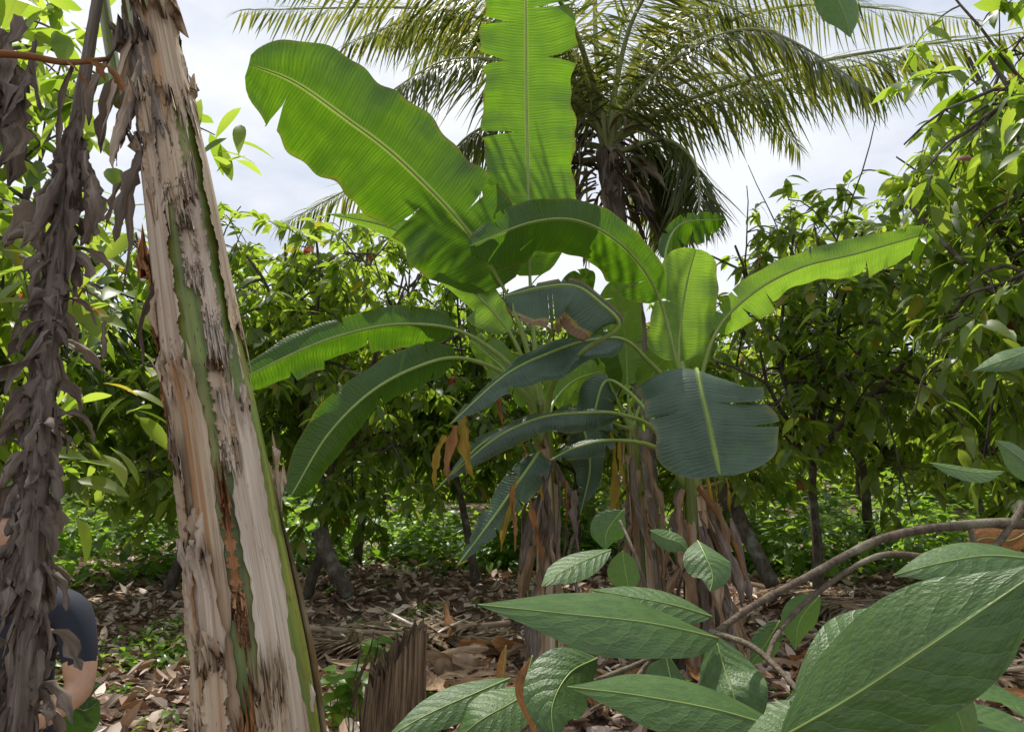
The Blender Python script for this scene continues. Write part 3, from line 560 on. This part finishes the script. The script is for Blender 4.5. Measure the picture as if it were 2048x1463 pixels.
b.tube(spline([W(240, 210, 1.75), W(222, 100, 1.8), W(200, -40, 1.85), W(170, -250, 1.95)], 20)[0], np.linspace(.016, .018, 20), 5, 10)
b.build("banana_plant", BM)

# ---------------------------------------------------------------- dead-leaf-clad stem at far left
R = np.random.default_rng(41); b = B(); d0 = 1.45
path = [V3(W(36, 1463, d0)[0]-.04, d0, -.03), W(38, 1463, d0), W(68, 1000, d0+.03), W(102, 650, d0+.1), W(145, 300, d0+.2), W(195, 0, d0+.3), W(225, -200, d0+.35)]
C, _ = spline(path, 120); b.tube(C, np.interp(np.linspace(0, 1, 120), [0, .45, .6, 1], [.036, .026, .02, .012]), 0, 12, jit=.03)
for i in range(470):
    f = R.random()**.85*.76; j = int(f*119); th = R.uniform(0, 6.28); d = V3(math.cos(th), math.sin(th), 0)
    rr_ = np.interp(f, [0, .5, .65, .8], [.028, .022, .014, .008])
    strip(b, C[j]+d*rr_+V3(0, 0, R.uniform(0, .05)), d*R.uniform(.12, .30)+V3(0, 0, R.uniform(-.9, .2)), R.uniform(.05, .13), R.uniform(.014, .030), 0, R, curl=1.8, twist=1.6, grav=1.6, n=9, nb=3)
for (u, v, dx, L, wd) in ((130, 330, .1, .26, .04), (165, 300, .25, .24, .035), (185, 350, .2, .16, .03), (110, 360, -.3, .2, .035), (140, 280, 0, .3, .035), (150, 120, -.1, .28, .014), (170, 130, .1, .28, .012),
                         (20, 120, 0, .32, .06), (45, 150, .1, .26, .05), (5, 60, 0, .34, .07), (60, 100, .1, .24, .04), (0, 160, -.1, .28, .06), (30, 30, 0, .3, .05), (75, 80, .1, .2, .02), (95, 430, -.2, .2, .03), (140, 420, .2, .2, .03), (205, 640, .1, .10, .014)):
    strip(b, W(u, v, d0+.12), V3(dx, -.05, -1), L, wd, 0, R, curl=1.9, twist=.9, grav=.5, n=14, nb=5)
b.tube(spline([W(-30, 105, 1.5), W(60, 112, 1.5), W(130, 125, 1.55), W(215, 118, 1.65)], 16)[0], np.linspace(.010, .006, 16), 2, 7)
for (u, v) in ((130, 120), (170, 118), (200, 125)): strip(b, W(u, v, 1.55), V3(.8, 0, -.35), .10, .016, 2, R, curl=1.5)
b.build("dead_banana_plant", [M_DEAD, M_SHEATH, M_ORG])

# ---------------------------------------------------------------- stump
R = np.random.default_rng(51); b = B(); sx, sy = W(775, 1463, 3.5)[0], 3.5
na = 61; th = np.linspace(0, 2*math.pi, na); t = np.linspace(0, 1, 40)
topz = np.interp(th, [0, 1.0, 2.0, 3.2, 4.2, 5.2, 6.283], [.90, .84, .76, .60, .66, .80, .90])+R.normal(0, .022, na); topz[-1] = topz[0]
rb = .14*(1+.10*np.cos(th*2+.5)+.06*np.cos(th*5)+.04*np.cos(th*11+1)+.02*R.standard_normal(na)); rb[-1] = rb[0]
for inner in (0, 1):
    r = rb*(1 if not inner else .72); P = np.stack([sx+(r[None]*(1.15-.22*t[:, None]))*np.cos(th)+.03*t[:, None], sy+(r[None]*(1.15-.22*t[:, None]))*np.sin(th), t[:, None]*(topz[None]-(.05 if inner else 0))-.03], -1)
    b.grid(P, np.stack(np.broadcast_arrays(th[None]*.35, t[:, None]*.8), -1), 0)
    if not inner: Po = P[-1]
P = np.stack([Po, np.stack([sx+rb*.72*.93*np.cos(th)+.03, sy+rb*.72*.93*np.sin(th), topz-.08], -1), np.stack([sx+0*th, sy+0*th, 0*th+.45], -1)]); b.grid(P, np.stack(np.broadcast_arrays(th[None], V3(0, .3, .8)[:, None]), -1), 0)
for i in range(20):
    a_ = R.uniform(0, 6.28); rr_ = .145; strip(b, V3(sx+rr_*math.cos(a_), sy+rr_*math.sin(a_), R.uniform(.2, .8)), V3(math.cos(a_)*.2, math.sin(a_)*.2, -1), R.uniform(.2, .5), R.uniform(.01, .02), 0, R, curl=1, grav=.4)
b.build("banana_stump", [M_STUMP])

R = np.random.default_rng(61); b = B()
for i in range(90):
    yy = R.uniform(4.6, 6.4); xx = (R.uniform(820, 1450)-1024)/F*yy
    th = R.uniform(0, 6.28); strip(b, V3(xx, yy, R.uniform(.06, .18)), V3(math.cos(th), math.sin(th), .1), R.uniform(.25, .75), R.uniform(.03, .08), int(R.choice([0, 0, 0, 1])), R, grav=.12, curl=.9)
for i in range(40):
    yy = R.uniform(4.6, 7.5); xx = (R.uniform(1450, 2000)-1024)/F*yy; th = R.uniform(0, 6.28)
    strip(b, V3(xx, yy, R.uniform(.05, .14)), V3(math.cos(th), math.sin(th), .1), R.uniform(.25, .7), R.uniform(.03, .07), int(R.choice([0, 0, 1])), R, grav=.12, curl=.9)
b.build("fallen_banana_leaves", [M_DEADT, M_ORG])
def log(px, r):
    b = B(); C, _ = spline([W(*p) for p in px], 24); b.tube(C, np.linspace(r, r*.8, 24), 0, 12, jit=.05); return b.build("fallen_log", [M_BARK])
log([(1440, 960, 8.5), (1490, 1060, 8.2), (1545, 1170, 7.9)], .10)
log([(640, 1060, 8.3), (660, 1120, 8.2), (700, 1190, 8.3)], .10)
for (u, yy) in ((905, 5.6), (1660, 7.2), (935, 5.7)):
    b = B(); a_ = np.linspace(0, np.pi, 13); th = np.linspace(0, 2*np.pi, 19); x0 = (u-1024)/F*yy
    r = .1; P = np.stack(np.broadcast_arrays(x0+1.25*r*np.cos(a_)[:, None]+0*th, yy+r*np.sin(a_)[:, None]*np.cos(th)*(1+.05*np.cos(3*th)), .09+.85*r*np.sin(a_)[:, None]*np.sin(th)), -1)
    b.grid(P, P[..., :2], 0); b.build("coconut", [M_DEADT])

# ---------------------------------------------------------------- foreground cacao branch (right)
R = np.random.default_rng(71); b = B()
def tw(px, r0, r1): b.tube(spline([W(*p) for p in px], 40)[0], np.linspace(r0, r1, 40), 1, 8, jit=.05)
tw([(2250, 1075, 1.9), (2048, 1047, 1.8), (1900, 1052, 1.75), (1760, 1078, 1.7), (1620, 1150, 1.6), (1500, 1215, 1.5), (1420, 1270, 1.4), (1300, 1318, 1.35), (1180, 1365, 1.3)], .015, .005)
tw([(2048, 1010, 1.8), (1980, 1100, 1.75), (1880, 1115, 1.7), (1760, 1110, 1.66), (1640, 1180, 1.6), (1560, 1260, 1.5), (1530, 1330, 1.4)], .009, .005)
tw([(1420, 1262, 1.4), (1500, 1290, 1.3), (1560, 1340, 1.2), (1600, 1385, 1.05)], .006, .004)
tw([(1940, 1055, 1.76), (1960, 1110, 1.8), (2020, 1150, 1.9)], .008, .005); tw([(1300, 1200, 1.7), (1270, 1110, 1.7), (1240, 1040, 1.75)], .005, .003)
tw([(1300, 1318, 1.35), (1250, 1380, 1.3), (1180, 1420, 1.3)], .005, .003); tw([(1660, -500, 2.5), (1650, -200, 2.4), (1640, -50, 2.3)], .012, .003)
def cl(px, hw, nh, fold=.12, mi=0, seed=0, wave=.012, droop=None, nh2=None):
    pts = [W(*p) for p in px]; dm = np.mean([p[2] for p in px])
    blade(b, pts, 0, hw*dm/F, hw*dm/F, nh, mi, 1 if mi == 9 else 2, fold=fold, tears=0, wave=wave, prof='cacao', rr=(.0022, .0016, .0006), seed=seed, nb=8, n=50, nh2=nh2, curl=.15)
cl([(1438, 1275, 1.35), (1300, 1245, 1.2), (1120, 1225, 1.1), (955, 1208, 1.02)], 76, (0, -.70, .72), seed=1)
cl([(1425, 1232, 1.5), (1330, 1205, 1.5), (1180, 1178, 1.5)], 44, (0, -.6, .8), seed=2)
cl([(1560, 1475, .95), (1700, 1395, .9), (1860, 1290, .85), (2110, 1120, .82)], 112, (.1, -.78, .62), seed=3, fold=.06)
cl([(1590, 1390, 1.05), (1680, 1330, 1.05), (1760, 1280, 1.08), (1870, 1225, 1.1)], 76, (.1, -.8, .6), seed=4)
cl([(2090, 1120, 1.3), (1980, 1110, 1.3), (1880, 1125, 1.3), (1785, 1150, 1.3)], 52, (0, -.65, .75), seed=5)
cl([(1580, 1462, 1.1), (1440, 1420, 1.05), (1280, 1390, 1.0), (1135, 1372, .95)], 66, (0, -.65, .75), seed=6)
cl([(1222, 1098, 1.7), (1170, 1120, 1.65), (1120, 1145, 1.6), (1082, 1172, 1.55)], 36, (0, -.6, .8), seed=7)
cl([(1395, 1080, 1.5), (1410, 1110, 1.45), (1425, 1150, 1.42), (1420, 1182, 1.4)], 46, (0, -.95, .2), seed=8)
cl([(1195, 1315, 1.25), (1140, 1345, 1.2), (1105, 1410, 1.15), (1110, 1490, 1.12)], 66, (.1, -.9, .5), seed=9)
cl([(1020, 1355, 1.5), (950, 1385, 1.45), (860, 1425, 1.4), (770, 1475, 1.35)], 38, (0, -.7, .7), seed=10)
cl([(1070, 1370, 1.4), (1030, 1400, 1.35), (960, 1440, 1.3), (900, 1490, 1.3)], 50, (0, -.7, .7), seed=11)
cl([(1430, 1270, 1.5), (1450, 1340, 1.45), (1470, 1400, 1.4), (1480, 1500, 1.4)], 62, (-.3, -.9, .3), seed=12)
cl([(1330, 1300, 1.5), (1340, 1350, 1.45), (1360, 1420, 1.4), (1390, 1490, 1.4)], 55, (.3, -.9, .3), seed=13)
cl([(1800, 1300, 1.3), (1880, 1370, 1.3), (1920, 1440, 1.3), (1940, 1540, 1.3)], 85, (.3, -.9, .3), seed=14)
cl([(1560, 1240, 1.5), (1530, 1290, 1.5), (1500, 1330, 1.5)], 28, (0, -.9, .3), seed=15)
cl([(2080, 690, 1.9), (2030, 712, 1.85), (1985, 728, 1.85), (1945, 742, 1.85)], 30, (0, -.7, .7), seed=16)
cl([(1860, 925, 2.0), (1910, 938, 2.0), (1960, 945, 2.0), (2010, 942, 2.0)], 28, (0, -.6, .8), seed=17)
cl([(2100, 960, 1.8), (2060, 930, 1.8), (2020, 900, 1.8), (1990, 880, 1.8)], 40, (0, -.8, .5), seed=18)
cl([(1300, 1060, 2.2), (1330, 1075, 2.2), (1360, 1085, 2.2), (1380, 1105, 2.2)], 24, (0, -.7, .5), seed=19); cl([(1245, 1020, 2.2), (1215, 1060, 2.2), (1210, 1100, 2.2)], 34, (0, -.9, .3), seed=20)
cl([(1245, 1100, 2.2), (1250, 1140, 2.2), (1260, 1190, 2.2)], 34, (0, -.9, .3), seed=21)
cl([(1700, 1480, .95), (1600, 1470, .95), (1480, 1480, .95)], 60, (0, -.7, .7), seed=22)
cl([(1960, 1170, 1.6), (1900, 1210, 1.6), (1850, 1250, 1.6), (1830, 1300, 1.6)], 50, (0, -.85, .5), seed=29)
cl([(1640, 1190, 1.7), (1600, 1240, 1.7), (1590, 1300, 1.7)], 34, (.3, -.9, .3), seed=31)
cl([(2070, 1230, 1.5), (2010, 1260, 1.5), (1985, 1310, 1.5), (2000, 1350, 1.5)], 40, (0, -.9, .3), mi=3, seed=23)
cl([(1065, 1310, 1.3), (1052, 1370, 1.28), (1066, 1420, 1.28), (1075, 1480, 1.28)], 22, (.6, -.8, .1), mi=3, seed=24, fold=.6)
cl([(2060, 1060, 1.9), (2020, 1080, 1.9), (1970, 1075, 1.9), (1930, 1095, 1.9)], 26, (0, -.9, .3), mi=3, seed=25)
cl([(1012, 1290, 1.6), (1008, 1330, 1.6), (1000, 1390, 1.6)], 14, (.5, -.9, .1), mi=3, seed=26, fold=.6)
cl([(1640, -60, 2.3), (1665, -20, 2.3), (1690, 30, 2.3), (1700, 75, 2.3)], 44, (0, -.9, -.3), seed=27)
cl([(110, 1390, 2.3), (140, 1405, 2.3), (170, 1420, 2.3), (200, 1400, 2.3)], 50, (0, -.9, .3), seed=28)
k = 60; P = np.array([W(R.uniform(1450, 2100), R.uniform(1380, 1600), R.uniform(1.5, 2.2)) for _ in range(k)]); A = np.stack([R.normal(0, 1, k), R.normal(0, .6, k), R.uniform(-.8, .1, k)], 1)
b.leaves(P, A, np.tile(V3(0, -.4, 1), (k, 1)), R.uniform(.16, .28, k), .045, 0, nst=8)
b.build("cacao_branch", [M_CBIG, M_TWIG, M_RIB, M_ORG])

R = np.random.default_rng(81); b = B()
def spray(u, v, d, n, L, du=60, m=0):
    c = W(u, v, d); b.tube(spline([c+V3(-.5, .4, .25), c+V3(-.2, .1, .12), c], 8)[0], np.linspace(.012, .004, 8), 1, 6)
    s_ = du*d/F; P = c+R.normal(0, 1, (n, 3))*V3(s_, .12, s_*.7); A = np.stack([R.normal(.2, 1, n), R.normal(-.3, .6, n), R.uniform(-1, .2, n)], 1)
    b.leaves(P, A, np.stack([R.normal(0, .4, n), R.normal(-.3, .4, n), np.ones(n)], 1), R.uniform(L*.7, L*1.1, n), L*.17, m, nst=6, droop=R.uniform(.1, .4, n))
for q in ((40, 40, 2.6, 14, .26), (110, 60, 2.8, 12, .26), (20, 260, 2.8, 14, .26), (150, 200, 3.2, 14, .24), (40, 420, 3.0, 16, .25), (190, 470, 3.4, 16, .24), (430, 270, 5.0, 16, .30, 40), (230, 620, 3.3, 14, .24), (120, 560, 3.2, 14, .24), (230, 760, 3.3, 14, .24), (170, 910, 3.0, 8, .26)): spray(*q)
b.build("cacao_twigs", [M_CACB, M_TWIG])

# ---------------------------------------------------------------- person (behind the dead stem, at the left edge)
def skinned(name, nodes, edges, sub=2):
    me = bpy.data.meshes.new(name); me.from_pydata([n_[0] for n_ in nodes], edges, []); o = bpy.data.objects.new(name, me); scn.collection.objects.link(o)
    m = o.modifiers.new("skin", 'SKIN'); sv = me.skin_vertices[0].data
    for i, n_ in enumerate(nodes):
        r = n_[1]; sv[i].radius = r if isinstance(r, tuple) else (r, r)
    sv[0].use_root = True; s_ = o.modifiers.new("sub", 'SUBSURF'); s_.levels = sub; s_.render_levels = sub
    dg = bpy.context.evaluated_depsgraph_get(); me2 = bpy.data.meshes.new_from_object(o.evaluated_get(dg)); bpy.data.objects.remove(o)
    for p in me2.polygons: p.use_smooth = True
    o = bpy.data.objects.new(name, me2); scn.collection.objects.link(o); return o
def simple(name, c, r=.5):
    m = Mat(name); n_ = m.noise(m.obj(), 60, 3); return m.fin(m.mix(n_, tuple(x*.85 for x in c), tuple(x*1.12 for x in c)), r, .4)
M_SKIN = simple("skin", (.55, .33, .22)); M_SHIRT = simple("dark_tshirt", (.022, .026, .04), .85); M_TROU = simple("trousers", (.06, .06, .055), .85); M_HAIR = simple("hair", (.02, .014, .01), .6); M_EYE = simple("eye", (.7, .7, .68), .3); M_BOOT = simple("boots", (.03, .025, .02), .6)
px_, py_ = W(27, 1200, 2.15)[0], 2.15
per = bpy.data.objects.new("person", None); scn.collection.objects.link(per); per.location = (px_, py_, 0)
Lsh, Lel, Lwr = (.185, .0, 1.185), (.262, -.06, .965), (.12, -.27, .885)
Rsh, Rel, Rwr = (-.185, .0, 1.185), (-.25, -.05, .945), (-.08, -.27, .92)
nodes = [((0, 0, .80), (.15, .11)), ((0, 0, .92), (.145, .105)), ((0, 0, 1.08), (.16, .11)), ((0, 0, 1.19), (.13, .085)), ((0, -.005, 1.26), .055), ((0, -.015, 1.31), .05),
         (Lsh, .062), ((.235, -.03, 1.06), .050), (Lel, .041), ((.20, -.16, .925), .038), (Lwr, .026),
         (Rsh, .062), ((-.225, -.02, 1.06), .050), (Rel, .041), ((-.17, -.16, .93), .038), (Rwr, .026),
         ((.09, 0, .74), .085), ((.10, -.01, .42), .055), ((.10, .02, .22), .05), ((.10, .03, .07), .038), ((.11, -.12, .03), .035),
         ((-.09, 0, .74), .085), ((-.10, -.01, .42), .055), ((-.10, .02, .22), .05), ((-.10, .03, .07), .038), ((-.11, -.12, .03), .035)]
edges = [(0, 1), (1, 2), (2, 3), (3, 4), (4, 5), (3, 6), (6, 7), (7, 8), (8, 9), (9, 10), (3, 11), (11, 12), (12, 13), (13, 14), (14, 15), (0, 16), (16, 17), (17, 18), (18, 19), (19, 20), (0, 21), (21, 22), (22, 23), (23, 24), (24, 25)]
body = skinned("body", nodes, edges); body.parent = per
for m in (M_SKIN, M_SHIRT, M_TROU, M_BOOT): body.data.materials.append(m)
for p in body.data.polygons:
    c = p.center; arm = abs(c.x) > .20
    if c.z < .10: p.material_index = 3
    elif c.z < .80 and not (c.y < -.1): p.material_index = 2
    elif c.z < 1.255 and (not arm or c.z > 1.05) and c.y > -.13: p.material_index = 1
    elif c.z < 1.25 and abs(c.x) < .12 and c.y > -.15: p.material_index = 1
def hand(side, wr, name):
    s_ = side; wx, wy, wz = wr; nd = [((wx, wy, wz), .024), ((wx-s_*.045, wy-.02, wz+.01), (.034, .016)), ((wx-s_*.085, wy-.03, wz+.012), (.036, .014))]; ed = [(0, 1), (1, 2)]
    for i, (dz, l) in enumerate(((.030, .028), (.011, .031), (-.009, .029), (-.028, .023))):
        k0 = len(nd); bx, by, bz = wx-s_*.09, wy-.032, wz+.012+dz
        nd += [((bx-s_*l*.6, by-.004, bz), .0085), ((bx-s_*l*1.5, by+.012, bz), .008), ((bx-s_*l*1.9, by+.034, bz), .007)]; ed += [(2, k0), (k0, k0+1), (k0+1, k0+2)]
    k0 = len(nd); nd += [((wx-s_*.035, wy-.03, wz+.04), .011), ((wx-s_*.06, wy-.02, wz+.065), .0095), ((wx-s_*.08, wy+.0, wz+.075), .008)]; ed += [(1, k0), (k0, k0+1), (k0+1, k0+2)]
    h = skinned(name, nd, ed, 2); h.data.materials.append(M_SKIN); h.parent = per
hand(1, Lwr, "left_hand"); hand(-1, Rwr, "right_hand")
b = B(); a_ = np.linspace(0, np.pi, 28); th = np.linspace(0, 2*np.pi, 41)
def head_surf(gr=0, cut=0):
    ct, stt = np.cos(a_)[:, None], np.sin(a_)[:, None]
    x = (.076+gr)*stt*np.cos(th)*(1-.22*np.clip(-ct, 0, 1)); yy = (.095+gr)*stt*np.sin(th)*(1-.12*np.clip(-ct, 0, 1)); z = (.115+gr)*ct+0*th
    fr_ = np.clip(-np.sin(th)[None]*stt, 0, 1)
    yy = yy-(.024*np.exp(-((x/.012)**2+((z+.012)/.02)**2))+.008*np.exp(-((x/.022)**2+((z+.048)/.008)**2))+.01*np.exp(-((x/.02)**2+((z+.085)/.015)**2)))*(fr_ > .3) \
        + .007*np.exp(-(((np.abs(x)-.03)/.014)**2+((z-.008)/.012)**2))*(fr_ > .3)
    return np.stack([x, yy, z], -1)+V3(0, -.02, 1.415)
P = head_surf(); b.grid(P, P[..., :2], 0)
P = head_surf(.008); fm = (P[:-1, :-1, 1] > -.055+0*P[:-1, :-1, 1])&(P[:-1, :-1, 2] > 1.37) | (P[:-1, :-1, 2] > 1.475); b.grid(P, P[..., :2], 1, fm)
for s_ in (-1, 1):
    P = np.stack([.0115*np.sin(a_)[:, None]*np.cos(th)+s_*.03, .0115*np.sin(a_)[:, None]*np.sin(th)-.100, .0115*np.cos(a_)[:, None]+0*th+1.424], -1); b.grid(P, P[..., :2], 2)
    P = np.stack([.008*np.sin(a_)[:, None]*np.cos(th)+s_*.078, .018*np.sin(a_)[:, None]*np.sin(th)-.005, .03*np.cos(a_)[:, None]+0*th+1.405], -1); b.grid(P, P[..., :2], 0)
hd = b.build("head", [M_SKIN, M_HAIR, M_EYE]); hd.parent = per
b = B(); rr_ = .05*np.sin(a_)**.7; P = np.stack([(rr_[:, None]*np.cos(th)*(1+.06*np.cos(5*th))), rr_[:, None]*np.sin(th)*(1+.06*np.cos(5*th)), (.11*np.cos(a_))[:, None]+0*th], -1)
cc, ss = math.cos(.7), math.sin(.7); P = np.stack([P[..., 0]*cc+P[..., 2]*ss, P[..., 1], -P[..., 0]*ss+P[..., 2]*cc], -1)+V3(.13, -.20, .995); b.grid(P, P[..., :2], 0)
pd = b.build("held_cacao_pod", [M_PODY]); pd.parent = per
print("done")
